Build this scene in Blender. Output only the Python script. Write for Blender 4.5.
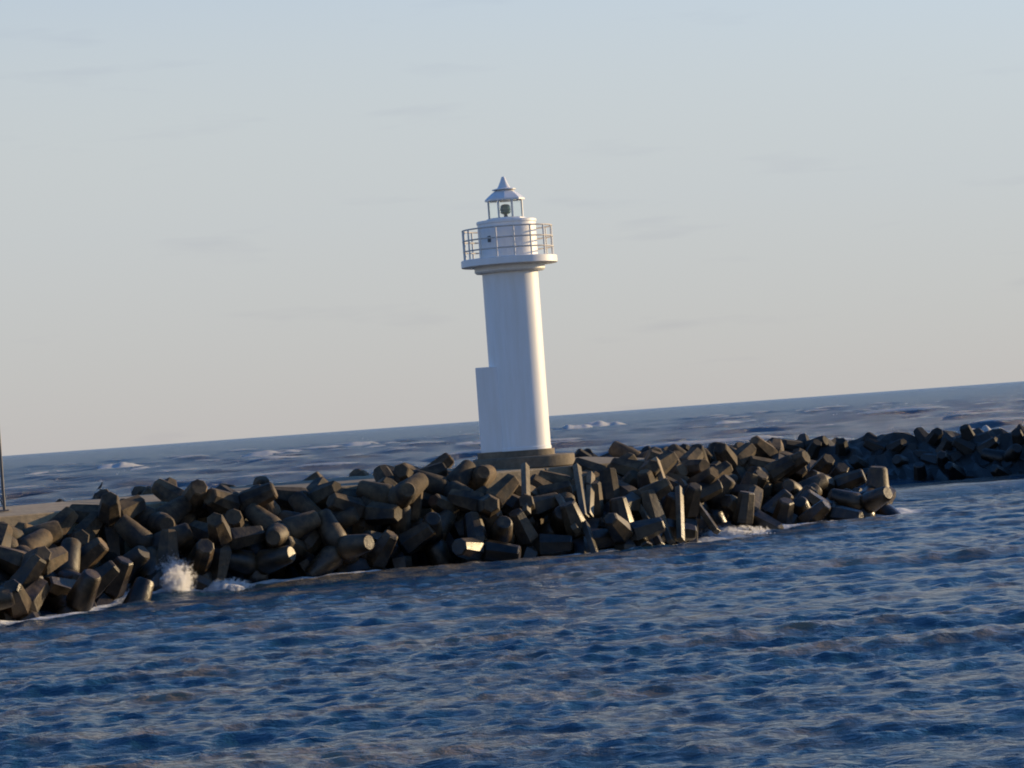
import bpy, bmesh, math, random
import numpy as np
from mathutils import Vector, Matrix, Quaternion

R = math.radians
scene = bpy.context.scene
for o in list(bpy.data.objects):
    bpy.data.objects.remove(o)
COL = scene.collection

# ------------------------------------------------------------------ camera
EYE = 4.6
cam = bpy.data.cameras.new('camera')
cam.sensor_width = 36.0
cam.lens = 36.0 * 3000.0 / 1024.0
cam.clip_start = 0.5
cam.clip_end = 200000.0
camo = bpy.data.objects.new('camera', cam)
COL.objects.link(camo)
camo.location = (0, 0, EYE)
PITCH, ROLL = R(0.658), R(4.19)
# looks along +Y, a hand-held frame that leans clockwise
camo.rotation_euler = (Matrix.Rotation(PITCH, 3, 'X') @ Matrix.Rotation(R(90), 3, 'X') @ Matrix.Rotation(-ROLL, 3, 'Z')).to_euler()
scene.camera = camo

EXPOSURE = 0.32
# ------------------------------------------------------------------ sky and sun
SUN_AZ, SUN_EL = R(62), R(12)          # clockwise from +Y, above the horizon
w = bpy.data.worlds.new('World')
scene.world = w
w.use_nodes = True
nt = w.node_tree
nt.nodes.clear()
sky = nt.nodes.new('ShaderNodeTexSky')
sky.sky_type = 'NISHITA'
sky.sun_disc = False
sky.sun_elevation = SUN_EL
sky.sun_rotation = SUN_AZ
sky.altitude = 0
sky.air_density = 0.85
sky.dust_density = 0.5
sky.ozone_density = 5.0
bg = nt.nodes.new('ShaderNodeBackground')
SKY = 0.132
bg.inputs['Strength'].default_value = SKY
wout = nt.nodes.new('ShaderNodeOutputWorld')
# thin, low, streaky cloud all the way round
tc = nt.nodes.new('ShaderNodeTexCoord')
mp = nt.nodes.new('ShaderNodeMapping')
mp.inputs['Scale'].default_value = (14, 14, 90)
nz = nt.nodes.new('ShaderNodeTexNoise')
nz.inputs['Scale'].default_value = 1.0
nz.inputs['Detail'].default_value = 4.0
rp = nt.nodes.new('ShaderNodeValToRGB')
rp.color_ramp.elements[0].position = 0.60
rp.color_ramp.elements[0].color = (1, 1, 1, 1)
rp.color_ramp.elements[1].position = 0.78
rp.color_ramp.elements[1].color = (0.91, 0.91, 0.94, 1)
mx = nt.nodes.new('ShaderNodeMix')
mx.data_type = 'RGBA'
mx.blend_type = 'MULTIPLY'
mx.inputs[0].default_value = 1.0
L = nt.links.new
L(tc.outputs['Generated'], mp.inputs['Vector'])
L(mp.outputs['Vector'], nz.inputs['Vector'])
L(nz.outputs['Fac'], rp.inputs['Fac'])
# sea haze: the air pales evenly towards the horizon, all the way round
sep = nt.nodes.new('ShaderNodeSeparateXYZ')
L(tc.outputs['Generated'], sep.inputs[0])
ab = nt.nodes.new('ShaderNodeMath'); ab.operation = 'MAXIMUM'; ab.inputs[1].default_value = 0.0
L(sep.outputs['Z'], ab.inputs[0])
sq = nt.nodes.new('ShaderNodeMath'); sq.operation = 'POWER'
L(ab.outputs[0], sq.inputs[0]); sq.inputs[1].default_value = 3.0
ml = nt.nodes.new('ShaderNodeMath'); ml.operation = 'MULTIPLY'; ml.inputs[1].default_value = -1.0 / math.sin(R(12.5)) ** 3
L(sq.outputs[0], ml.inputs[0])
ex = nt.nodes.new('ShaderNodeMath'); ex.operation = 'EXPONENT'
L(ml.outputs[0], ex.inputs[0])
sc_ = nt.nodes.new('ShaderNodeMath'); sc_.operation = 'MULTIPLY'; sc_.inputs[1].default_value = 0.90
L(ex.outputs[0], sc_.inputs[0])
hr = nt.nodes.new('ShaderNodeValToRGB')
he = hr.color_ramp.elements
he.new(0.4)
for el_, (p_, c_) in zip(he, [(0.0, (0.545, 0.502, 0.486)), (0.07, (0.605, 0.583, 0.545)), (0.15, (0.72, 0.685, 0.55))]):
    el_.position = p_; el_.color = (*c_, 1)
L(ab.outputs[0], hr.inputs['Fac'])
hs = nt.nodes.new('ShaderNodeVectorMath'); hs.operation = 'SCALE'; hs.inputs['Scale'].default_value = 1 / (SKY * 2 ** EXPOSURE)
L(hr.outputs['Color'], hs.inputs[0])
hz = nt.nodes.new('ShaderNodeMix'); hz.data_type = 'RGBA'
L(hs.outputs['Vector'], hz.inputs[7])
L(sc_.outputs[0], hz.inputs[0])
tn = nt.nodes.new('ShaderNodeMix'); tn.data_type = 'RGBA'; tn.blend_type = 'MULTIPLY'; tn.inputs[0].default_value = 1.0
tn.inputs[7].default_value = (0.86, 1.20, 1.36, 1)      # blue tint added to the sky, to colour water and shade
L(sky.outputs['Color'], tn.inputs[6])
L(tn.outputs[2], hz.inputs[6])
L(hz.outputs[2], mx.inputs[6])
L(rp.outputs['Color'], mx.inputs[7])
L(mx.outputs[2], bg.inputs['Color'])
L(bg.outputs['Background'], wout.inputs['Surface'])

sl = bpy.data.lights.new('sun', 'SUN')
sl.energy = 5.0
sl.angle = R(0.53)
sl.color = (1.0, 0.73, 0.39)
slo = bpy.data.objects.new('sun', sl)
COL.objects.link(slo)
SUN = Vector((math.sin(SUN_AZ) * math.cos(SUN_EL), math.cos(SUN_AZ) * math.cos(SUN_EL), math.sin(SUN_EL)))
slo.rotation_euler = (-SUN).to_track_quat('-Z', 'Y').to_euler()
slo.location = SUN * 100

# ------------------------------------------------------------------ film
vs = scene.view_settings
vs.view_transform = 'Standard'
vs.look = 'None'
vs.exposure = EXPOSURE
vs.gamma = 1.0
vs.use_curve_mapping = False
scene.render.engine = 'CYCLES'
scene.cycles.max_bounces = 6
scene.cycles.volume_bounces = 3
scene.cycles.use_denoising = True
scene.cycles.pixel_filter_type = 'BLACKMAN_HARRIS'
scene.cycles.filter_width = 1.9          # the soft optics of a small zoom lens

rng = np.random.default_rng(11)
random.seed(11)

# ================================================================== helpers
def link(name, me, mat=None, parent=None):
    o = bpy.data.objects.new(name, me)
    COL.objects.link(o)
    if mat is not None and me is not None and not me.materials:
        me.materials.append(mat)
    if parent is not None:
        o.parent = parent
    return o

def tag(o, label=None, cat=None, group=None, kind=None):
    if label: o['label'] = label
    if cat: o['category'] = cat
    if group: o['group'] = group
    if kind: o['kind'] = kind
    return o

def bm_mesh(bm, name, smooth=None):
    bmesh.ops.recalc_face_normals(bm, faces=bm.faces)
    me = bpy.data.meshes.new(name)
    bm.to_mesh(me)
    bm.free()
    if smooth is not None:
        for p in me.polygons:
            p.use_smooth = True
        me.set_sharp_from_angle(angle=R(smooth))
    return me

def lathe(name, prof, n=64, smooth=35, cap=True):
    """prof: list of (radius, z), bottom to top"""
    bm = bmesh.new()
    rings = []
    for r, z in prof:
        if r < 1e-4:
            rings.append([bm.verts.new((0, 0, z))])
        else:
            rings.append([bm.verts.new((r * math.cos(2 * math.pi * k / n), r * math.sin(2 * math.pi * k / n), z)) for k in range(n)])
    for a, b in zip(rings[:-1], rings[1:]):
        for k in range(n):
            k2 = (k + 1) % n
            if len(a) == 1 and len(b) == 1: continue
            if len(a) == 1: bm.faces.new((a[0], b[k2], b[k]))
            elif len(b) == 1: bm.faces.new((a[k], a[k2], b[0]))
            else: bm.faces.new((a[k], a[k2], b[k2], b[k]))
    if cap:
        if len(rings[0]) > 2: bm.faces.new(rings[0][::-1])
        if len(rings[-1]) > 2: bm.faces.new(rings[-1])
    return bm_mesh(bm, name, smooth)

def box_bm(bm, size, mat4=Matrix.Identity(4)):
    r = bmesh.ops.create_cube(bm, size=1.0, matrix=mat4 @ Matrix.Diagonal((*size, 1)))
    return r['verts']

def box(name, size, mat4=Matrix.Identity(4), bevel=0.02, seg=2):
    bm = bmesh.new()
    box_bm(bm, size, mat4)
    if bevel:
        bmesh.ops.bevel(bm, geom=bm.edges[:], offset=bevel, segments=seg, affect='EDGES', profile=0.5)
    return bm_mesh(bm, name)

def tube(name, pts, r, n=8, closed=False):
    bm = bmesh.new()
    pts = [Vector(p) for p in pts]
    rings = []
    m = len(pts)
    for i, p in enumerate(pts):
        a = pts[(i - 1) % m] if (closed or i > 0) else p
        b = pts[(i + 1) % m] if (closed or i < m - 1) else p
        t = (b - a).normalized()
        q = t.to_track_quat('Z', 'Y')
        up = Vector((0, 0, 1))
        if abs(t.z) < 0.9:
            s_ = t.cross(up).normalized(); u_ = s_.cross(t).normalized()
        else:
            s_ = q @ Vector((1, 0, 0)); u_ = q @ Vector((0, 1, 0))
        rings.append([bm.verts.new(p + (s_ * math.cos(2 * math.pi * k / n) + u_ * math.sin(2 * math.pi * k / n)) * r) for k in range(n)])
    pairs = list(zip(rings[:-1], rings[1:])) + ([(rings[-1], rings[0])] if closed else [])
    for a, b in pairs:
        for k in range(n):
            bm.faces.new((a[k], a[(k + 1) % n], b[(k + 1) % n], b[k]))
    if not closed:
        bm.faces.new(rings[0][::-1]); bm.faces.new(rings[-1])
    return bm_mesh(bm, name, 40)

# ================================================================== materials
def new_mat(name):
    m = bpy.data.materials.new(name)
    m.use_nodes = True
    t = m.node_tree
    return m, t, t.nodes['Principled BSDF'], t.links.new

def noise(t, scale, detail=5, rough=0.55, vec=None, stretch=None):
    n = t.nodes.new('ShaderNodeTexNoise')
    n.inputs['Scale'].default_value = scale
    n.inputs['Detail'].default_value = detail
    n.inputs['Roughness'].default_value = rough
    if vec is None:
        g = t.nodes.new('ShaderNodeNewGeometry')
        vec = g.outputs['Position']
    if stretch:
        mpn = t.nodes.new('ShaderNodeMapping')
        mpn.inputs['Scale'].default_value = stretch
        t.links.new(vec, mpn.inputs['Vector'])
        vec = mpn.outputs['Vector']
    t.links.new(vec, n.inputs['Vector'])
    return n.outputs['Fac']

def ramp(t, fac, stops):
    r = t.nodes.new('ShaderNodeValToRGB')
    e = r.color_ramp.elements
    while len(e) < len(stops): e.new(0.5)
    for el, (p, c) in zip(e, stops):
        el.position = p
        el.color = (*c, 1) if len(c) == 3 else c
    t.links.new(fac, r.inputs['Fac'])
    return r.outputs['Color']

def mix(t, fac, a, b, mode='MIX'):
    m = t.nodes.new('ShaderNodeMix')
    m.data_type = 'RGBA'
    m.blend_type = mode
    for sock, v in ((m.inputs[0], fac), (m.inputs[6], a), (m.inputs[7], b)):
        if hasattr(v, 'node'): t.links.new(v, sock)
        elif isinstance(v, (int, float)): sock.default_value = v
        else: sock.default_value = (*v, 1)
    return m.outputs[2]

def math_n(t, op, a, b=None, clamp=False):
    m = t.nodes.new('ShaderNodeMath')
    m.operation = op
    m.use_clamp = clamp
    for i, v in enumerate((a, b)):
        if v is None: continue
        if hasattr(v, 'node'): t.links.new(v, m.inputs[i])
        else: m.inputs[i].default_value = v
    return m.outputs[0]

def bump(t, h, strength, dist, bsdf):
    b = t.nodes.new('ShaderNodeBump')
    b.inputs['Strength'].default_value = strength
    b.inputs['Distance'].default_value = dist
    t.links.new(h, b.inputs['Height'])
    t.links.new(b.outputs['Normal'], bsdf.inputs['Normal'])
    return b

def concrete(name, c_lo, c_hi, wet=True):
    m, t, b, lk = new_mat(name)
    n1 = noise(t, 1.5, 6)
    n2 = noise(t, 6.0, 6, 0.65)
    col = ramp(t, n1, [(0.36, c_lo), (0.76, c_hi)])
    col = mix(t, 0.7, col, ramp(t, n2, [(0.3, (0.62, 0.60, 0.56)), (0.7, (1.0, 1.0, 1.0))]), 'MULTIPLY')
    oi = t.nodes.new('ShaderNodeObjectInfo')
    col = mix(t, 1.0, col, ramp(t, oi.outputs['Random'], [(0, (0.58, 0.60, 0.62)), (1, (1.25, 1.18, 1.08))]), 'MULTIPLY')
    if wet:
        # weed and wet concrete in the splash zone, with a ragged upper limit
        g = t.nodes.new('ShaderNodeNewGeometry')
        sx = t.nodes.new('ShaderNodeSeparateXYZ')
        lk(g.outputs['Position'], sx.inputs[0])
        zz = math_n(t, 'ADD', sx.outputs['Z'], math_n(t, 'MULTIPLY', math_n(t, 'SUBTRACT', n1, 0.5), 2.2))
        mr = t.nodes.new('ShaderNodeMapRange')
        mr.inputs['From Min'].default_value = 0.6
        mr.inputs['From Max'].default_value = 2.3
        lk(zz, mr.inputs['Value'])
        dry = mr.outputs[0]
        col = mix(t, dry, mix(t, 1.0, col, (0.36, 0.35, 0.33), 'MULTIPLY'), col)
        mr2 = t.nodes.new('ShaderNodeMapRange')
        mr2.inputs['To Min'].default_value = 0.34
        mr2.inputs['To Max'].default_value = 0.85
        lk(dry, mr2.inputs['Value'])
        lk(mr2.outputs[0], b.inputs['Roughness'])
    else:
        b.inputs['Roughness'].default_value = 0.85
    lk(col, b.inputs['Base Color'])
    hh = math_n(t, 'ADD', n2, math_n(t, 'MULTIPLY', noise(t, 30, 4), 0.35))
    bump(t, hh, 0.5, 0.035, b)
    return m

M = {}
M['tetra'] = concrete('weathered_concrete', (0.019, 0.014, 0.010), (0.205, 0.140, 0.074))
M['far'] = concrete('far_dark_concrete', (0.014, 0.012, 0.010), (0.034, 0.028, 0.021))  # same concrete in a much darker tone for the far breakwater
M['deck'] = concrete('deck_concrete', (0.30, 0.245, 0.165), (0.42, 0.34, 0.23), wet=False)
M['base'] = concrete('base_concrete', (0.13, 0.11, 0.085), (0.22, 0.18, 0.13), wet=False)
M['rubble'] = concrete('rubble', (0.02, 0.017, 0.014), (0.05, 0.042, 0.032))

def paint(name, c, rough=0.45, dirt=0.06):
    m, t, b, lk = new_mat(name)
    n = noise(t, 1.6, 6, 0.6, stretch=(3.0, 3.0, 0.35))
    lo = tuple(x * (1 - dirt) * k for x, k in zip(c, (1.0, 0.985, 0.95)))
    lk(ramp(t, n, [(0.35, lo), (0.65, c)]), b.inputs['Base Color'])
    b.inputs['Roughness'].default_value = rough
    bump(t, noise(t, 14, 4), 0.15, 0.01, b)
    return m
M['white'] = paint('white_paint', (0.80, 0.80, 0.80))
M['roof'] = paint('roof_white', (0.74, 0.74, 0.75), 0.35)
M['rail'] = paint('rail_steel', (0.60, 0.55, 0.49), 0.5, 0.2)
M['post'] = paint('post_white', (0.74, 0.73, 0.70), 0.5, 0.2)
M['pole'] = paint('pole_dark', (0.07, 0.07, 0.075), 0.5, 0.3)
M['lens'], _t, _b, _ = new_mat('lens_green')
_b.inputs['Base Color'].default_value = (0.12, 0.20, 0.18, 1)
_b.inputs['Roughness'].default_value = 0.12
M['lampmetal'] = paint('lamp_metal', (0.10, 0.11, 0.11), 0.4, 0.2)
M['glass'], _t, _b, _ = new_mat('pane_glass')
_b.inputs['Base Color'].default_value = (0.97, 0.99, 0.98, 1)
_b.inputs['Roughness'].default_value = 0.0
_b.inputs['IOR'].default_value = 1.45
_b.inputs['Transmission Weight'].default_value = 1.0
M['bird'] = paint('dark_feathers', (0.03, 0.03, 0.035), 0.6, 0.3)
M['beak'] = paint('beak_horn', (0.25, 0.16, 0.06), 0.5, 0.1)
M['spray'], _t, _b, _lk = new_mat('white_spray')
_b.inputs['Base Color'].default_value = (0.80, 0.80, 0.80, 1)
_b.inputs['Roughness'].default_value = 0.7
_b.inputs['Subsurface Weight'].default_value = 0.0

m_, t_, b_, lk_ = new_mat('spray_mist')
t_.nodes.remove(b_)
pv = t_.nodes.new('ShaderNodeVolumePrincipled')
pv.inputs['Color'].default_value = (0.97, 0.97, 0.97, 1)
pv.inputs['Anisotropy'].default_value = 0.2
tcm = t_.nodes.new('ShaderNodeTexCoord')
sb = t_.nodes.new('ShaderNodeVectorMath'); sb.operation = 'SUBTRACT'; sb.inputs[1].default_value = (0.5, 0.5, 0.30)
lk_(tcm.outputs['Generated'], sb.inputs[0])
ln_ = t_.nodes.new('ShaderNodeVectorMath'); ln_.operation = 'LENGTH'
lk_(sb.outputs['Vector'], ln_.inputs[0])
nzv = noise(t_, 6.5, 7, 0.75)
dv = math_n(t_, 'SUBTRACT', math_n(t_, 'MULTIPLY', nzv, 2.8), math_n(t_, 'ADD', math_n(t_, 'MULTIPLY', ln_.outputs['Value'], 1.5), 0.80))
lk_(math_n(t_, 'MULTIPLY', math_n(t_, 'MAXIMUM', dv, 0.0), 80.0), pv.inputs['Density'])
lk_(pv.outputs['Volume'], t_.nodes['Material Output'].inputs['Volume'])
M['mist'] = m_

# ================================================================== the breakwater's own frame
LH = Vector((0.22, 107.0, 0))            # the lighthouse stands at s = 0, n = 0
TX, TY = 0.780, 0.625                    # along the breakwater, seaward end
TN = math.hypot(TX, TY); TX /= TN; TY /= TN
NX, NY = TY, -TX                         # across it, to the harbour side

def W(s, n, z=0.0):
    return Vector((LH.x + s * TX + n * NX, LH.y + s * TY + n * NY, z))

def SN(x, y):
    dx, dy = x - LH.x, y - LH.y
    return dx * TX + dy * TY, dx * NX + dy * NY

NF_S = [-40, -28, -25, -22.5, -20.5, -17, -15, -10, -5, 0, 5, 9, 13, 14.8, 16.2, 17.4]
NF_N = [9.0, 9.0, 8.9, 7.4, 4.8, 4.5, 4.7, 5.7, 6.7, 6.8, 5.9, 5.1, 4.4, 3.6, 1.5, -1.0]
def nf(s):
    return np.interp(s, NF_S, NF_N)

DECK_Z, DECK_W = 2.88, 2.15
ANG = math.atan2(TY, TX)

# ================================================================== sea
def build_sea():
    a_f = np.arange(-11.6, 11.61, 0.052)
    a_m = 11.6 + np.cumsum(np.geomspace(0.08, 9.0, 40))
    a_m = a_m[a_m < 179]
    ang = np.radians(np.concatenate([-a_m[::-1], a_f, a_m]))
    r1 = np.concatenate([np.array([0.6, 2, 5, 9, 13, 17, 21, 25, 28]), np.arange(30, 64, 0.09), np.arange(64, 128, 0.13)])
    r2 = [128.0]
    while r2[-1] < 1000: r2.append(r2[-1] * 1.0034)
    while r2[-1] < 3200: r2.append(r2[-1] * 1.0055)
    while r2[-1] < 8000: r2.append(r2[-1] * 1.02)
    while r2[-1] < 90000: r2.append(r2[-1] * 1.12)
    rr = np.concatenate([r1, r2])
    dr = np.gradient(rr)
    RR, AA = np.meshgrid(rr, ang, indexing='ij')
    X = RR * np.sin(AA); Y = RR * np.cos(AA)
    DR = np.maximum(np.meshgrid(dr, ang, indexing='ij')[0], 0.02)
    s, n = SN(X, Y)
    # open sea lies beyond the breakwater: rough there, choppy inside
    outside = 1 / (1 + np.exp(-(-n - 2.0 + np.where(s > 15, (s - 15) * 0.15, 0)) / 3.0))
    far_in = 1 / (1 + np.exp(-(Y - 168) / 4.0))
    outside = np.where(s > 12, np.maximum(outside * 0.35, far_in), outside)
    H = np.zeros_like(X); DX = np.zeros_like(X); DY = np.zeros_like(X)
    g = np.random.default_rng(5)
    def wave(lam, amp, th, w_):
        nonlocal H, DX, DY
        k = 2 * math.pi / lam
        kx, ky = math.sin(th) * k, -math.cos(th) * k
        ph = kx * X + ky * Y + g.uniform(0, 6.283)
        fade = np.clip((lam / DR - 2.2) / 2.5, 0, 1)
        A = amp * fade * w_
        H += A * np.cos(ph)
        sn = np.sin(ph) * A * 1.0
        DX -= sn * kx / k; DY -= sn * ky / k
    inn = 1 - 0.5 * outside
    for lam in np.geomspace(0.28, 1.7, 64):
        lam *= g.uniform(0.93, 1.07)
        amp = 0.0056 * lam ** 0.70 * g.uniform(0.5, 1.3)
        spread = 0.75
        wave(lam, amp, g.normal(0.12, spread), inn)
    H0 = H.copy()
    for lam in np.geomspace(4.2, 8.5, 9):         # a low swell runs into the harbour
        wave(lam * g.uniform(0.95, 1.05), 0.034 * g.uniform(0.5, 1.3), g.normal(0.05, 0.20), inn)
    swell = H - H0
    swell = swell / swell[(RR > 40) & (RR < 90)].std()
    for lam in np.geomspace(4.5, 26, 44):          # short, steep, confused seas outside
        wave(lam * g.uniform(0.93, 1.07), 0.0052 * lam * g.uniform(0.5, 1.3), g.normal(-0.1, 0.65), outside)
    for lam in np.geomspace(28, 75, 8):
        wave(lam * g.uniform(0.93, 1.07), 0.08 * g.uniform(0.5, 1.3), g.normal(-0.1, 0.35), outside)
    foam = np.zeros_like(X)
    # wave groups make the sea patchy
    # breakers out at sea: x, y, length, height, depth
    for bx, by, ln, ht, dp in [(24.5, 868, 7.5, 3.4, 9), (16.5, 850, 5, 2.0, 7), (-55, 687, 7.5, 2.0, 7), (-41, 798, 9, 2.2, 8), (-30, 700, 6, 1.0, 6),
                               (-83, 627, 4.5, 1.3, 6), (-97, 640, 7, 0.8, 6), (-70, 560, 4, 0.8, 5), (38, 248, 1.9, 1.9, 2), (45, 600, 5, .8, 6), (90, 720, 5, .9, 6),
                               (70, 420, 3, .6, 4), (-47, 420, 3, .6, 4), (64, 900, 8, 1.0, 9), (110, 880, 5, 1.1, 8), (30, 520, 3, .7, 4), (-8, 620, 5, .7, 5)]:
        u = (X - bx); v = (Y - by) - 0.25 * u
        gss = np.exp(-(u / ln) ** 4 - (v / dp) ** 2)
        wob = 0.6 + 0.25 * np.cos(u * 2.4 / ln + bx) + 0.18 * np.cos(u * 6.7 / ln + by) + 0.14 * np.cos(u * 13 / ln + v / dp * 3)
        H += 0.60 * ht * gss * (0.8 + 0.2 * np.cos(u * 5.3 / ln + by) + 0.1 * np.cos(u * 11.0 / ln + bx))
        foam = np.maximum(foam, np.clip((gss * wob - 0.10) * 8.0, 0, 1))
    # crest foam
    slope = -np.gradient(H, axis=0) / DR
    std = H[(outside > 0.9) & (RR < 1000) & (foam < 0.05)].std()
    cap = np.clip((H / std - 1.95) * 1.3, 0, 0.9) * outside * (RR < 1500)
    print('sea rms', std)
    foam = np.maximum(foam, cap)
    # small caps on the chop
    cap2 = np.clip((H - 0.24) * 5, 0, 0.7) * (1 - outside)
    foam = np.maximum(foam, cap2)
    # wash along the foot of the breakwater
    dist = n - nf(s)
    wash = np.exp(-((dist - 0.6) / 1.0) ** 2) * (s < 16.5) * (np.abs(s) < 60)
    foam = np.maximum(foam, 0.80 * wash)
    tip = np.exp(-((X - 14.2) / 1.3) ** 2 - ((Y - 112.6) / 1.6) ** 2)
    foam = np.maximum(foam, 0.8 * tip)
    # a wave runs up in the gap beside the near pile
    p = W(-19.0, 5.6)
    surge = np.exp(-(((s + 19.3) / 1.6) ** 2 + ((n - 5.2) / 1.8) ** 2))
    H += 0.30 * surge
    foam = np.maximum(foam, 0.55 * np.exp(-(((s + 17.8) / 1.5) ** 2 + ((n - 5.6) / 1.0) ** 2)))
    co = np.stack([X + DX, Y + DY, H], -1).reshape(-1, 3)
    nr, na = X.shape
    idx = np.arange(nr * na).reshape(nr, na)
    q = np.stack([idx[:-1, :-1], idx[:-1, 1:], idx[1:, 1:], idx[1:, :-1]], -1).reshape(-1, 4)[:, ::-1]
    me = bpy.data.meshes.new('sea')
    me.vertices.add(len(co)); me.vertices.foreach_set('co', co.astype(np.float32).ravel())
    me.loops.add(q.size); me.loops.foreach_set('vertex_index', q.astype(np.int32).ravel())
    me.polygons.add(len(q)); me.polygons.foreach_set('loop_start', np.arange(0, q.size, 4, dtype=np.int32))
    me.polygons.foreach_set('use_smooth', np.ones(len(q), dtype=bool))
    at = me.attributes.new('foam', 'FLOAT', 'POINT')
    at.data.foreach_set('value', foam.astype(np.float32).ravel())
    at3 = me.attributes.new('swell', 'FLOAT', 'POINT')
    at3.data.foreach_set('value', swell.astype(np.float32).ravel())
    at2 = me.attributes.new('open_sea', 'FLOAT', 'POINT')
    at2.data.foreach_set('value', outside.astype(np.float32).ravel())
    me.update()
    me.validate()
    m, t, b, lk = new_mat('sea_water')
    at = t.nodes.new('ShaderNodeAttribute'); at.attribute_name = 'foam'
    n1 = math_n(t, 'ADD', math_n(t, 'MULTIPLY', noise(t, 2.2, 6, 0.7), 0.6), math_n(t, 'MULTIPLY', noise(t, 0.45, 5, 0.7), 0.4))
    th = math_n(t, 'SUBTRACT', math_n(t, 'ADD', at.outputs['Fac'], math_n(t, 'MULTIPLY', n1, 0.9)), 0.92)
    aw = t.nodes.new('ShaderNodeAttribute'); aw.attribute_name = 'open_sea'
    # wind-blown foam streaks on the open sea
    stk = math_n(t, 'MULTIPLY', math_n(t, 'SUBTRACT', noise(t, 1.0, 4, 0.6, stretch=(0.45, 0.07, 1)), 0.70), 14.0)
    stk = math_n(t, 'MULTIPLY', math_n(t, 'MAXIMUM', stk, 0.0), aw.outputs['Fac'])
    fm = math_n(t, 'ADD', math_n(t, 'MULTIPLY', th, 4.0, True), stk, True)
    # sandy patches, with swell crests painted browner for light through thin water
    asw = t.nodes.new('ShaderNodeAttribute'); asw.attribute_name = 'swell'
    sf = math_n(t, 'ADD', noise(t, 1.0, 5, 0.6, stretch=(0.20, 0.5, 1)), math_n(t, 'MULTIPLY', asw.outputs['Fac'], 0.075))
    silt_and_lit_crest = ramp(t, sf, [(0.50, (0.012, 0.052, 0.092)), (0.66, (0.190, 0.148, 0.095))])
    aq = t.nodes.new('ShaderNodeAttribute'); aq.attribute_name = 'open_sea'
    silt_and_lit_crest = mix(t, math_n(t, 'MULTIPLY', aq.outputs['Fac'], 0.9), silt_and_lit_crest, (0.008, 0.055, 0.110))     # clear water outside
    lk(mix(t, fm, silt_and_lit_crest, (0.72, 0.72, 0.70)), b.inputs['Base Color'])
    b.inputs['IOR'].default_value = 1.333
    ao = t.nodes.new('ShaderNodeAttribute'); ao.attribute_name = 'open_sea'
    lk(math_n(t, 'ADD', math_n(t, 'MULTIPLY', fm, 0.6), math_n(t, 'ADD', math_n(t, 'MULTIPLY', ao.outputs['Fac'], 0.14), 0.10)), b.inputs['Roughness'])
    w0 = noise(t, 1.0, 5, 0.65, stretch=(0.7, 1.5, 1))
    w1 = noise(t, 5.0, 4, 0.6, stretch=(0.7, 1.5, 1))
    w2 = noise(t, 14.0, 3, 0.6, stretch=(0.8, 1.3, 1))
    hh = math_n(t, 'ADD', math_n(t, 'ADD', math_n(t, 'MULTIPLY', w1, 0.08), math_n(t, 'MULTIPLY', w2, 0.035)), math_n(t, 'MULTIPLY', w0, 0.18))
    hh = math_n(t, 'MULTIPLY', hh, math_n(t, 'ADD', math_n(t, 'MULTIPLY', ao.outputs['Fac'], 5.5), 1.0))
    bump(t, hh, 1.0, 1.0, b)
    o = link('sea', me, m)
    tag(o, kind='structure')
    return co, rr, ang
build_sea()

# ================================================================== breakwater core
def strip(name, s0, s1, prof, mat, parent=None, step=1.0, jitter=0.0):
    """a long body with the cross-section prof(s) -> [(n, z)...] along s"""
    bm = bmesh.new()
    ss = np.arange(s0, s1 + 0.01, step)
    rows = []
    for s in ss:
        rows.append([bm.verts.new(W(s, n + rng.normal(0, jitter), z + rng.normal(0, jitter))) for n, z in prof(s)])
    for a, b in zip(rows[:-1], rows[1:]):
        for k in range(len(a) - 1):
            bm.faces.new((a[k], a[k + 1], b[k + 1], b[k]))
    bm.faces.new(rows[0]); bm.faces.new(rows[-1][::-1])
    return link(name, bm_mesh(bm, name), mat, parent)

def head(s):
    """height of the pile's crest along the breakwater"""
    return np.interp(s, [-40, -20, -18, -16, -6.5, -4.5, 4, 6, 10, 14, 15.5, 17.2], [2.40, 2.40, 2.50, 2.72, 2.75, 2.5, 2.4, 2.7, 2.75, 2.6, 2.0, 0.5])

def slope_top(s, n):
    """how high the armour reaches at this place"""
    f = float(nf(s)); n = n if n > 0 else -n * max(f, 1.0) / 5.8
    t = max((n - 2.15) / max(f - 2.15, 0.5), 0.0)
    return float(head(s)) * (1 - t * t) + 0.95 * t * t if t < 1.2 else float(head(s)) * -0.44 + 1.37 - 2.2 * (t - 1.2)

def head_top(s, n):
    k = float(np.interp(s, [5, 8, 10.5], [0.22, 0.34, 0.60]))
    return max(float(head(s)) - k * max(0, n + 0.8) - 0.25 * max(0, -n - 3.0), 0.75)

def bed_z(s, n):
    """the rubble under the armour"""
    return (slope_top(s, n) if s < 5 else min(slope_top(s, n), head_top(s, n))) - 1.65

core = strip('rubble_mound', -40, 17.0,
             lambda s: [(n, max(bed_z(s, n), -3.0)) for n in np.linspace(float(nf(s)) + 2.0, -8.5, 22)], M['rubble'], step=0.8, jitter=0.10)
tag(core, kind='structure')

deck = bpy.data.objects.new('breakwater_deck', None)
COL.objects.link(deck)
deck.location = W(0, 0, 0)
deck.rotation_euler = (0, 0, ANG)
tag(deck, kind='structure')
s = -40.0
k = 0
while s < 4.6:
    ln = 5.6 if s + 5.6 < 4.6 else 4.7 - s
    dz = float(rng.normal(0, 0.012))
    me = box('cap_block', (ln - 0.04, 2 * DECK_W, 4.2), Matrix.Translation((s + ln / 2, float(rng.normal(0, 0.012)), DECK_Z - 2.1 + dz)), 0.04)
    for v in me.vertices:                      # the top falls towards the harbour
        if v.co.z > DECK_Z - 1.0: v.co.z += 0.05 * v.co.y
    link('cap_block', me, M['deck'], deck)
    s += ln

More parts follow.
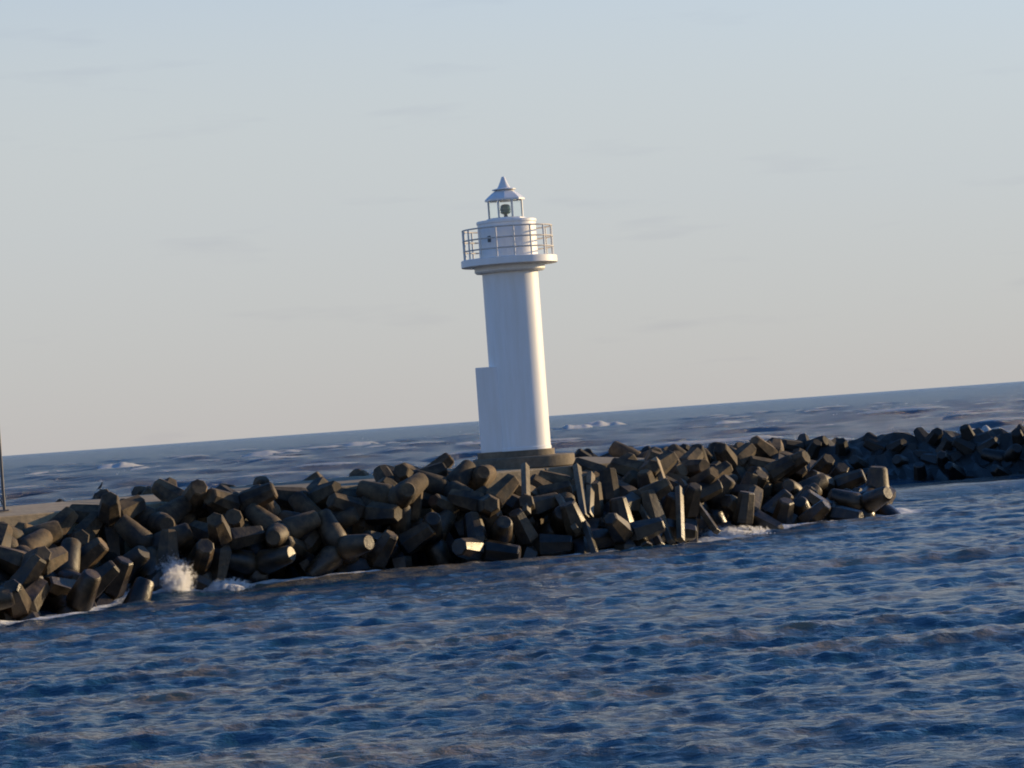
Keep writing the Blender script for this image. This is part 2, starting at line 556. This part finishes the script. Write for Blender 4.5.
# ================================================================== tetrapods
LEG = 1.36
R0, R1 = 0.40, 0.265
TD = [Vector((0, 0, 1)), Vector((math.sqrt(8 / 9), 0, -1 / 3)), Vector((-math.sqrt(2 / 9), math.sqrt(2 / 3), -1 / 3)), Vector((-math.sqrt(2 / 9), -math.sqrt(2 / 3), -1 / 3))]

def tetra_mesh(name, nside, r0, r1, cham, seed, smooth):
    g = random.Random(seed)
    bm = bmesh.new()
    for d in TD:
        q = d.to_track_quat('Z', 'Y')
        tw = g.uniform(0, 6.28)
        rings = []
        for rad, h in ((r0 * 0.55, 0.0), (r0, 0.30), (r0 * 0.97 + r1 * 0.03, 0.43), (r1, LEG - cham), (r1 - cham * 0.85, LEG)):
            rings.append([bm.verts.new(q @ Vector((rad * math.cos(tw + 2 * math.pi * k / nside) * g.uniform(.985, 1.015), rad * math.sin(tw + 2 * math.pi * k / nside) * g.uniform(.985, 1.015), h))) for k in range(nside)])
        for a, b in zip(rings[:-1], rings[1:]):
            for k in range(nside):
                bm.faces.new((a[k], a[(k + 1) % nside], b[(k + 1) % nside], b[k]))
        bm.faces.new(rings[-1]); bm.faces.new(rings[0][::-1])
    bmesh.ops.recalc_face_normals(bm, faces=bm.faces)
    return bm_mesh(bm, name, smooth)

TM = [tetra_mesh('tetrapod_cast_a', 6, R0, R1 + .02, 0.05, 1, None),
      tetra_mesh('tetrapod_cast_b', 14, R0, R1 + .02, 0.07, 2, 40),
      tetra_mesh('tetrapod_cast_c', 8, R0 * 0.97, R1 + .03, 0.05, 3, None),
      tetra_mesh('tetrapod_cast_d', 6, R0 * 1.03, R1, 0.06, 4, None)]
for m_ in TM:
    m_.materials.append(M['tetra'])

# stand-in spheres used only to settle the blocks on one another
SPH = [(Vector((0, 0, 0)), R0 * 0.98)]
for d in TD:
    for h in (0.40, 0.74, 1.07):
        rad = R0 + (R1 - R0) * (h - 0.4) / (LEG - 0.4)
        SPH.append((d * h, rad * 0.97))
SP = np.array([list(p) for p, r in SPH]); SR = np.array([r for p, r in SPH])

class Pile:
    def __init__(self): self.c = np.zeros((0, 3)); self.r = np.zeros(0)
    def add(self, c, r):
        self.c = np.vstack([self.c, c]); self.r = np.concatenate([self.r, r])
    def drop(self, pts, rad, bedf):
        """lowest lift z so that the spheres rest on the pile or the bed"""
        z = -9.0
        for p, r in zip(pts, rad):
            z = max(z, bedf(p[0], p[1]) + r * 0.5 - p[2])
        cx = pts[:, 0].mean(); cy = pts[:, 1].mean()
        near = (np.abs(self.c[:, 0] - cx) < 3.8) & (np.abs(self.c[:, 1] - cy) < 3.8)
        C, Q = self.c[near], self.r[near]
        if len(C):
            d2 = (pts[:, None, 0] - C[None, :, 0]) ** 2 + (pts[:, None, 1] - C[None, :, 1]) ** 2
            S = (rad[:, None] + Q[None, :]) * 0.60
            hit = d2 < S ** 2
            if hit.any():
                zz = C[None, :, 2] + np.sqrt(np.maximum(S ** 2 - d2, 0)) - pts[:, None, 2]
                z = max(z, zz[hit].max())
        return z

def rand_quat(g):
    a = g.normal(size=4); a /= np.linalg.norm(a)
    return Quaternion(a)

def qmat(q): return np.array(q.to_matrix())

pile = Pile()
TETRA = []
def deck_block():
    # the cap's side walls and top, so that armour does not sink into it
    g = []
    for s in np.arange(-40, 4.6, 0.45):
        for n in (-1.75, -0.9, 0, 0.9, 1.75):
            p = W(s, n, DECK_Z - 0.42); g.append(list(p))
            if abs(n) > 1.5:
                for z in (2.0, 1.5, 1.0, .4): g.append([p.x, p.y, z])
    pile.add(np.array(g), np.full(len(g), 0.42))
deck_block()
g_ = [[*(W(0, 0).xy + Vector((math.cos(a), math.sin(a))) * rr_), 3.0] for rr_ in (0, .6, 1.25) for a in np.arange(0, 6.28, .5)]
pile.add(np.array(g_), np.full(len(g_), 0.55))

def bed_world(x, y):
    s, n = SN(x, y)
    return bed_z(s, n)

def settle(s, n, g, top_target, tries=26, jit=0.35, quat=None, mesh=None, bedf=bed_world, maxtop=None, mode='low'):
    best = None
    for k in range(tries):
        q = rand_quat(g) if quat is None else quat() if callable(quat) else quat
        js, jn = g.normal(0, jit, 2) if k or quat is None or callable(quat) else (0, 0)
        p0 = W(s + js, n + jn)
        P = SP @ qmat(q).T + np.array([p0.x, p0.y, 0])
        z = pile.drop(P, SR, bedf)
        top = (P[:, 2] + SR).max() + z
        cost = max(0, top - top_target) * 8 + (z * 0.5 if mode == 'low' else abs(top - top_target))
        if best is None or cost < best[0]:
            best = (cost, q, p0, z, P, top)
    cost, q, p0, z, P, top = best
    if maxtop is not None and top > maxtop:
        return None
    P = P.copy(); P[:, 2] += z
    pile.add(P, SR)
    o = link('tetrapod', TM[int(g.integers(0, 4))] if mesh is None else TM[mesh])
    o.location = (p0.x, p0.y, z)
    o.rotation_mode = 'QUATERNION'
    o.rotation_quaternion = q
    TETRA.append((o, s, n, z, top))
    return o

def aim(direc, twist=0.0):
    """a rotation that points one leg along direc"""
    d = Vector(direc).normalized()
    return d.to_track_quat('Z', 'Y') @ Quaternion((0, 0, 1), twist)

g = np.random.default_rng(23)
def on_end():
    return aim((g.normal(0, 0.22), g.normal(-0.15, 0.25), 1.0), g.uniform(0, 6.28))
up = settle(13.75, 3.75, g, 2.2, tries=1, quat=aim((0.10, -0.1, 1.0), 0.4), mesh=1)
up.scale = (1.25, 1.25, 1.22); up.location.z = 0.15
# harbour side: from the water upwards
for row in range(6):
    s = -31.0 + 0.6 * (row % 2)
    while s < 5.0:
        f = float(nf(s))
        nrow = max(2, int(round((f - 2.3) / 1.15)))
        if row < nrow:
            n = f - 0.35 - row * (f - 0.35 - 2.65) / max(nrow - 1, 1)
            qq = on_end if -4.5 < s < 4.8 and g.random() < 0.6 else None
            settle(s, n, g, slope_top(s, n) + 0.2, tries=16, maxtop=slope_top(s, n) + 0.85, quat=qq, mesh=None if qq is None else int(g.choice([0, 2, 3])))
        s += 1.22
# the round head
for row in range(7):
    s = 5.3 + 0.6 * (row % 2)
    while s < 16.6:
        f = float(nf(s))
        n = f - 0.4 - row * 1.25
        if n > -3.9 and (row > 0 or s < 12.6):
            t = head_top(s, n)
            settle(s, n, g, t, tries=16, maxtop=t + 0.75)
        s += 1.28
# sea side
s = -31.0
while s < 5.2:
    settle(s, -2.9 - 0.6 * g.random(), g, 3.25, tries=14, maxtop=3.6, mode='top')
    s += 1.25
# more are dropped wherever the pile is still low
n_more = 0
for k in range(1500):
    if n_more >= 75: break
    s = g.uniform(-27, 13.5) if k % 3 else g.uniform(-25, -6)
    f = float(nf(s))
    if s < 5: n = g.uniform(2.5, f - 0.4); t = slope_top(s, n) + 0.15
    else: n = g.uniform(-2.0, f - 0.5); t = head_top(s, n)
    if settle(s, n, g, t, tries=10, maxtop=t + 0.6, jit=0.4): n_more += 1
print('more', n_more)
print('tetrapods', len(TETRA))

# far breakwater, across the harbour mouth
FA, FB = Vector((40, 141.5, 0)), Vector((2, 167, 0))
fd = (FB - FA).normalized(); fl = (FB - FA).length
fn = Vector((fd.y, -fd.x, 0))
if fn.y > 0: fn = -fn
def bed_far(x, y):
    v = Vector((x, y, 0)) - FA
    a = abs(v.dot(fn))
    return 1.0 - 0.48 * a
bm = bmesh.new()
rows = []
for a in np.arange(-14, fl + 0.1, 0.5):
    rows.append([bm.verts.new(FA + fd * a + fn * n + Vector((0, 0, 2.30 - .40 * abs(n) - .02 * n * n + rng.normal(0, .16)))) for n in np.linspace(7.0, -7.0, 26)])
for a, b in zip(rows[:-1], rows[1:]):
    for k in range(25): bm.faces.new((a[k], a[k + 1], b[k + 1], b[k]))
fm_ = link('rubble_mound', bm_mesh(bm, 'far_mound'), M['rubble'])
tag(fm_, kind='structure')
FAR = []
TMF = []
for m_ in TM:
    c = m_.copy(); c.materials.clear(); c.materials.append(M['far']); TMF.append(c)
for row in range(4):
    a = -6.0 + 0.9 * (row % 2)
    while a < fl:
        p = FA + fd * a + fn * (4.0 - row * 1.3)
        s0, n0 = SN(p.x, p.y)
        tt = 2.05 - 0.26 * max(0, 4.0 - row * 1.4 - 0.6) ** 1.2
        before = len(TETRA)
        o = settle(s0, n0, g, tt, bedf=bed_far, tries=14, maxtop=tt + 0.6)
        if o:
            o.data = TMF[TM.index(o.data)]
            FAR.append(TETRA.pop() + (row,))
        a += 1.35 if row == 3 else 2.5
print('far', len(FAR))

# names, labels, groups: cast, pose and place tell the blocks apart; those that still agree share a label and a group
def pose(o):
    q = o.rotation_quaternion
    legs = [q @ d for d in TD]
    if max(l.z for l in legs) > 0.88: return 'one leg straight up'
    if min(l.z for l in legs) < -0.88: return 'three legs raised'
    nn = Vector((NX, NY, 0)); tt = Vector((TX, TY, 0))
    if max(l.dot(nn) for l in legs) > 0.86: return 'leg facing the harbour'
    if max(l.dot(tt) for l in legs) > 0.86: return 'a leg lying seaward'
    if max(l.dot(-tt) for l in legs) > 0.86: return 'a leg lying shoreward'
    if max(l.z for l in legs) > 0.6: return 'one leg slanting up'
    return 'legs sprawled low'
def cast(o): return 'flat-sided' if len(o.data.polygons) < 200 else 'rounded'
def zone(s):
    if s < -16: return 'near the spray'
    if s < -9: return 'shoreward of the long block'
    if s < -4: return 'around the long block'
    if s < 1.5: return 'below the lighthouse'
    return 'below the deck end'
for o, s, n, z, top in TETRA:
    c, p_ = cast(o), pose(o)
    if o is up:
        tag(o, 'single tetrapod with one leg upright at the seaward tip of the breakwater', 'tetrapod')
        continue
    if n < -2.0 and s < 5.2:
        place, grp = 'on the open sea side', 'tetrapods on the sea side'
    elif s >= 5.2:
        place, grp = ('at the head foot' if z < 0.5 else 'high on the head' if top > 2.3 else 'midway up the head') + (' by the deck end' if s < 7.8 else ' near the tip' if s > 11.5 else '') + (' seaward' if n < -0.5 else ''), 'tetrapods of the breakwater head'
    elif s < -20.5:
        place, grp = ('low on the bulging pile' if z < 0.5 else 'up on the bulging pile') + (' next to the spray' if s > -23.5 else ' below the pole'), 'tetrapods of the bulging pile'
    elif z < 0.4: place, grp = 'at the waterline ' + zone(s), 'tetrapods at the waterline'
    elif top > 2.6: place, grp = 'on the crest ' + zone(s), 'tetrapods along the crest'
    else: place, grp = 'on the slope ' + zone(s), 'tetrapods on the slope'
    tag(o, f'{c} tetrapod, {p_}, {place}', 'tetrapod', grp)
for o, s, n, z, top, row in FAR:
    tag(o, f'dark {cast(o)} tetrapod, {pose(o)}, ' + ('high on the far breakwater' if row >= 2 else 'low on the far breakwater') + (' behind the head' if o.location.x < 20 else ' in the open'), 'tetrapod', 'tetrapods of the far breakwater')

# a squared concrete beam lying on the slope
def place_beam():
    size = (1.75, 0.62, 0.58)
    me = box('concrete_block', size, bevel=0.035)
    q = (Matrix.Rotation(R(-16), 3, 'Z') @ Matrix.Rotation(R(15), 3, 'Y') @ Matrix.Rotation(R(14), 3, 'X')).to_quaternion()
    pts = np.array([[x, 0, 0] for x in np.linspace(-.65, .65, 6)]); rad = np.full(6, 0.30)
    best = None
    for dx in np.linspace(-1.2, 1.2, 13):
        for dy in np.linspace(-1.6, 0.2, 10):
            P = pts @ qmat(q).T + np.array([-5.7 + dx, 97.2 + dy, 0])
            z = pile.drop(P, rad, bed_world)
            c = abs(z - 0.9) + 0.2 * abs(dx) + .35 * (dy + 1.6)
            if best is None or c < best[0]: best = (c, dx, dy, z)
    _, dx, dy, z = best
    o = link('concrete_block', me, M['tetra'])
    print('beam', dx, dy, z)
    o.location = (-5.7 + dx, 97.2 + dy, z)
    o.rotation_mode = 'QUATERNION'; o.rotation_quaternion = q
    tag(o, 'long squared concrete block lying tilted on the tetrapods just above the water', 'block')
place_beam()

# narrow posts left leaning on the slope, each from its top to its foot
M['post_concrete'] = concrete('pale_concrete', (0.16, 0.135, 0.10), (0.36, 0.30, 0.21))
for k, (a, b, lab) in enumerate([
        ((1.98, 101.5, 2.84), (2.10, 99.8, 1.15), 'tall narrow concrete post leaning on the tetrapods, reaching up to the deck below the lighthouse'),
        ((2.44, 101.5, 2.53), (2.24, 99.95, 1.17), 'narrow upright concrete post beside the tall one that reaches up to the deck'),
        ((1.30, 100.7, 1.86), (1.78, 98.95, 0.75), 'narrow concrete post slanting seaward and down, midway up the slope below the lighthouse'),
        ((0.24, 100.6, 3.01), (0.17, 98.9, 1.46), 'narrow upright concrete post directly below the lighthouse steps'),
        ((2.07, 99.35, 0.95), (2.35, 97.8, -0.2), 'short narrow concrete post with its foot in the water below the lighthouse'),
        ((5.46, 103.0, 1.80), (5.28, 101.0, 0.1), 'pale upright narrow post with its foot in the water below the deck end'),
        ((4.59, 102.55, 1.48), (4.95, 100.9, 0.05), 'narrow post slanting into the water next to the pale upright post'),
        ((3.93, 102.15, 1.59), (4.58, 100.5, 0.0), 'narrow post slanting into the water, second from the pale upright post'),
        ((5.66, 105.1, 1.98), (6.65, 103.1, 0.2), 'long narrow post slanting down from the deck end towards the breakwater head'),
        ((4.80, 104.5, 2.80), (4.98, 103.3, 1.90), 'short narrow post at the deck end corner, high on the slope')]):
    a, b = Vector(a), Vector(b)
    ln_ = (a - b).length
    me = box('concrete_post', (0.20, 0.26, ln_), Matrix.Translation((0, 0, ln_ / 2)), 0.02)
    o = link('concrete_post', me, M['post_concrete'])
    o.location = b
    d = (a - b).normalized()
    xax = Vector((math.cos(R(-42)), math.sin(R(-42)), 0)); xax = (xax - d * xax.dot(d)).normalized()
    o.rotation_euler = Matrix((xax, d.cross(xax), d)).transposed().to_euler()
    tag(o, lab, 'post', 'narrow posts leaning on the slope')

# ================================================================== lighthouse
lh = bpy.data.objects.new('lighthouse', None)
COL.objects.link(lh)
lh.location = (LH.x, LH.y, DECK_Z)
tag(lh, 'white round lighthouse with railed gallery and glazed lantern on the breakwater', 'lighthouse')
Z0 = 0.57                                 # the tower starts here, above the two steps
def part(name, me, mat, parent=None): return link(name, me, mat, lh if parent is None else parent)
part('lower_step', lathe('lower_step', [(1.82, -0.05), (1.82, 0.31), (1.78, 0.35)], 48), M['base'])
bm = bmesh.new()
# upper step: round, with a squared tongue under the stair housing
n = 40
ring = [(1.12 * math.cos(a), 1.12 * math.sin(a)) for a in np.linspace(-math.pi * 0.72, math.pi * 0.72, n)]
ring += [(-1.62, 0.82), (-1.62, -0.82)]
lo = [bm.verts.new((x, y, 0.352)) for x, y in ring]; hi = [bm.verts.new((x, y, Z0)) for x, y in ring]
for k in range(len(ring)):
    bm.faces.new((lo[k], lo[(k + 1) % len(ring)], hi[(k + 1) % len(ring)], hi[k]))
bm.faces.new(lo[::-1]); bm.faces.new(hi)
part('upper_step', bm_mesh(bm, 'upper_step', 40), M['base'])
part('tower', lathe('tower', [(1.02, Z0 + 0.002), (1.02, Z0 + 0.10), (1.0, Z0 + 0.12), (1.0, Z0 + 6.36)], 96), M['white'])
part('stair_housing', box('stair_housing', (1.0, 1.30, 3.03), Matrix.Translation((-0.98, -0.05, Z0 + 3.03 / 2 + 0.002)), 0.02), M['white'])
part('corbel', lathe('corbel', [(1.20, Z0 + 6.362), (1.26, Z0 + 6.42), (1.26, Z0 + 6.598)], 96), M['white'])
part('gallery', lathe('gallery', [(1.69, Z0 + 6.60), (1.72, Z0 + 6.62), (1.72, Z0 + 6.85), (1.69, Z0 + 6.87)], 96), M['white'])
wr = part('watch_room', lathe('watch_room', [(1.045, Z0 + 6.872), (1.045, Z0 + 8.10), (1.075, Z0 + 8.12), (1.075, Z0 + 8.20), (1.05, Z0 + 8.22)], 96), M['white'])
part('vent', box('vent', (0.13, 0.06, 0.22), Matrix.Rotation(R(-38), 4, 'Z') @ Matrix.Translation((0, -1.05, Z0 + 7.55)), 0.015), M['lampmetal'], wr)
NP = 16
pm = tube('railing_post', [(0, 0, 0), (0, 0, 1.06)], 0.03, 8)
for k in range(NP):
    a = 2 * math.pi * (k + 0.35) / NP
    o = part('railing_post', pm, M['post']); o.location = (1.60 * math.cos(a), 1.60 * math.sin(a), Z0 + 6.86)
for zr in (0.31, 0.68, 1.06):
    part('rail', tube('rail', [(1.60 * math.cos(a), 1.60 * math.sin(a), Z0 + 6.87 + zr) for a in np.linspace(0, 2 * math.pi, 64, endpoint=False)], 0.027, 8, True), M['rail'])
# lantern
zl = Z0 + 8.222
NS = 8
RL = 0.64
bm = bmesh.new()
part('lantern_sill', lathe('lantern_sill', [(0.70, zl), (0.70, zl + 0.06), (0.67, zl + 0.08)], 8, None), M['white'])
mm = box('mullion', (0.06, 0.06, 0.62), bevel=0.008)
for k in range(NS):
    a = 2 * math.pi * (k + 0.5) / NS
    o = part('mullion', mm, M['post']); o.location = (RL * math.cos(a), RL * math.sin(a), zl + 0.08 + 0.31); o.rotation_euler = (0, 0, a)
side = 2 * RL * math.sin(math.pi / NS)
gm = box('pane', (0.012, side - 0.075, 0.60), bevel=0)
for k in range(NS):
    a = 2 * math.pi * k / NS
    rr_ = RL * math.cos(math.pi / NS)
    o = part('pane', gm, M['glass']); o.location = (rr_ * math.cos(a), rr_ * math.sin(a), zl + 0.082 + 0.305); o.rotation_euler = (0, 0, a)
ln = part('lens', lathe('lens', [(0.10, zl + 0.22), (0.15, zl + 0.24), (0.19, zl + 0.30), (0.17, zl + 0.33), (0.205, zl + 0.38), (0.185, zl + 0.42), (0.19, zl + 0.46), (0.15, zl + 0.54), (0.08, zl + 0.57)], 24), M['lens'])
part('lamp_pedestal', lathe('lamp_pedestal', [(0.16, zl + 0.06), (0.16, zl + 0.10), (0.07, zl + 0.12), (0.07, zl + 0.22)], 16), M['lampmetal'], ln)
rf = part('roof', lathe('roof', [(0.64, zl + 0.70), (0.715, zl + 0.70), (0.715, zl + 0.76), (0.58, zl + 0.88), (0.44, zl + 0.99), (0.31, zl + 1.08), (0.28, zl + 1.10)], 8, None), M['roof'])
part('ventilator_brim', lathe('ventilator_brim', [(0.28, zl + 1.10), (0.43, zl + 1.085), (0.43, zl + 1.11), (0.26, zl + 1.15)], 24), M['roof'], rf)
part('finial', lathe('finial', [(0.25, zl + 1.14), (0.20, zl + 1.22), (0.125, zl + 1.38), (0.085, zl + 1.48), (0.06, zl + 1.55), (0.0, zl + 1.57)], 24), M['roof'], rf)

# ================================================================== pole, birds
pr = bpy.data.objects.new('pole', None); COL.objects.link(pr)
pb = W(-21.06, 0.2)
pr.location = (pb.x, pb.y, DECK_Z + 0.02)
tag(pr, 'thin dark upright pole standing on the breakwater deck', 'pole')
link('shaft', lathe('shaft', [(0.05, 0.0), (0.045, 2.0), (0.04, 4.2), (0.02, 4.25)], 12), M['pole'], pr)
link('foot_plate', box('foot_plate', (0.34, 0.34, 0.035), Matrix.Translation((0, 0, 0.0)), 0.006), M['pole'], pr)

def bird_mesh():
    prof = [(-0.30, 0.02, 0.010), (-0.20, 0.06, 0.030), (-0.12, 0.11, 0.065), (-0.02, 0.19, 0.088), (0.07, 0.28, 0.080), (0.12, 0.37, 0.046), (0.14, 0.43, 0.042), (0.165, 0.47, 0.048), (0.20, 0.48, 0.034), (0.23, 0.475, 0.014), (0.30, 0.465, 0.004)]
    bm = bmesh.new(); rings = []
    for i, (x, z, r) in enumerate(prof):
        a = prof[max(i - 1, 0)]; b = prof[min(i + 1, len(prof) - 1)]
        t = Vector((b[0] - a[0], 0, b[1] - a[1])).normalized(); u = Vector((-t.z, 0, t.x))
        rings.append([bm.verts.new(Vector((x, 0, z)) + u * r * math.cos(2 * math.pi * k / 12) + Vector((0, 1, 0)) * r * 0.85 * math.sin(2 * math.pi * k / 12)) for k in range(12)])
    for a, b in zip(rings[:-1], rings[1:]):
        for k in range(12): bm.faces.new((a[k], a[(k + 1) % 12], b[(k + 1) % 12], b[k]))
    bm.faces.new(rings[0]); bm.faces.new(rings[-1])
    for sy in (-0.03, 0.03):
        bmesh.ops.create_cone(bm, cap_ends=True, segments=6, radius1=0.012, radius2=0.014, depth=0.20, matrix=Matrix.Translation((-0.01, sy, 0.03)))
        box_bm(bm, (0.09, 0.035, 0.012), Matrix.Translation((0.025, sy, -0.07)))
    return bm_mesh(bm, 'bird', 50)
bme = bird_mesh()
def top_of(o):
    mw = Matrix.Translation(o.location) @ o.rotation_quaternion.to_matrix().to_4x4()
    return max((mw @ v.co for v in o.data.vertices), key=lambda v: v.z)
def px(p):
    x = p.x / p.y * 3000; y = (p.z - EYE) / p.y * 3000 - 34.4
    c, s_ = math.cos(ROLL), math.sin(ROLL)
    return 512 + x * c - y * s_, 384 - (x * s_ + y * c)
sea_t = [(o, top_of(o)) for o, s, n, z, t in TETRA if n < -2]
used = set()
for i, (want, lab) in enumerate([(12.5, 'dark bird perched on a tetrapod beside the pole'), (20.5, 'dark bird perched beyond the pole with another bird between'), (116, 'lone dark bird perched on the sea side tetrapods behind the pale deck edge')]):
    o, p = min(((o, p) for o, p in sea_t if o.name not in used), key=lambda q: abs(px(q[1])[0] - want) + 4 * max(0, 2.9 - q[1].z))
    used.add(o.name)
    b = link('bird', bme, M['bird'])
    b.scale = (0.46,) * 3; b.location = (p.x, p.y, p.z + 0.030); b.rotation_euler = (0, 0, R(200 + 70 * i))
    tag(b, lab, 'bird')

# ================================================================== spray thrown up at the foot of the pile
def spray(name, c, wx, wy, h, n, seed, label):
    g = np.random.default_rng(seed)
    t_ = bmesh.new(); bmesh.ops.create_icosphere(t_, subdivisions=1, radius=1.0)
    V = np.array([v.co[:] for v in t_.verts]); F = np.array([[v.index for v in f.verts] for f in t_.faces]); t_.free()
    # a few plumes thrown up from the water, each thinning into drops
    pl = g.normal(0, 0.38, (7, 2)); ph = h * g.uniform(0.45, 1.0, 7) * np.exp(-(pl ** 2).sum(1) * 1.2)
    co, fa = [], []
    for k in range(n):
        i = int(g.integers(0, 7)); f = g.random() ** 1.3
        wid = 0.30 * (1 - 0.55 * f)
        x = c[0] + wx * (pl[i, 0] + g.normal(0, wid)); y = c[1] + wy * (pl[i, 1] + g.normal(0, wid))
        z = c[2] + ph[i] * f * g.uniform(0.85, 1.12)
        r = (0.016 * (1 - f) ** 0.7 + 0.007) * g.uniform(0.45, 1.3)
        co.append(V * (r * g.uniform(0.7, 1.4, 3)) + [x, y, z]); fa.append(F + k * len(V))
    me = bpy.data.meshes.new(name)
    me.from_pydata(np.concatenate(co).tolist(), [], np.concatenate(fa).tolist())
    me.polygons.foreach_set('use_smooth', np.ones(len(me.polygons), dtype=bool))
    o = link(name, me, M['spray'])
    tag(o, label, 'spray', kind='stuff')
    # the mist between the drops
    bm = bmesh.new()
    bmesh.ops.create_icosphere(bm, subdivisions=3, radius=1.0)
    for v in bm.verts:
        w_ = 1 + 0.22 * math.sin(3.1 * v.co.x + seed) + 0.2 * math.sin(4.3 * v.co.y + 2 * v.co.z)
        v.co = Vector((v.co.x * wx * 1.35 * w_, v.co.y * wy * 1.4 * w_, (v.co.z + 0.55) * h * 0.62 * w_))
    om = link('spray_mist', bm_mesh(bm, 'spray_mist', 180), M['mist'])
    om.location = c
    om['kind'] = 'stuff'
p = W(-17.5, 5.6)
spray('wave_spray', (-10.75, 91.4, 0.05), 0.60, 0.45, 1.05, 2600, 1, 'white burst of spray where a wave breaks on the tetrapods')
spray('wave_spray', (-12.1, 91.0, -0.05), 0.95, 0.40, 0.40, 1200, 4, 'low white water spreading shoreward from the burst of spray')
spray('wave_spray', (-9.2, 92.2, -0.03), 0.75, 0.40, 0.36, 900, 2, 'low patch of white froth seaward of the burst of spray')
spray('wave_spray', (7.4, 104.6, -0.03), 0.9, 0.4, 0.36, 900, 3, 'white froth splashing at the foot of the breakwater head')
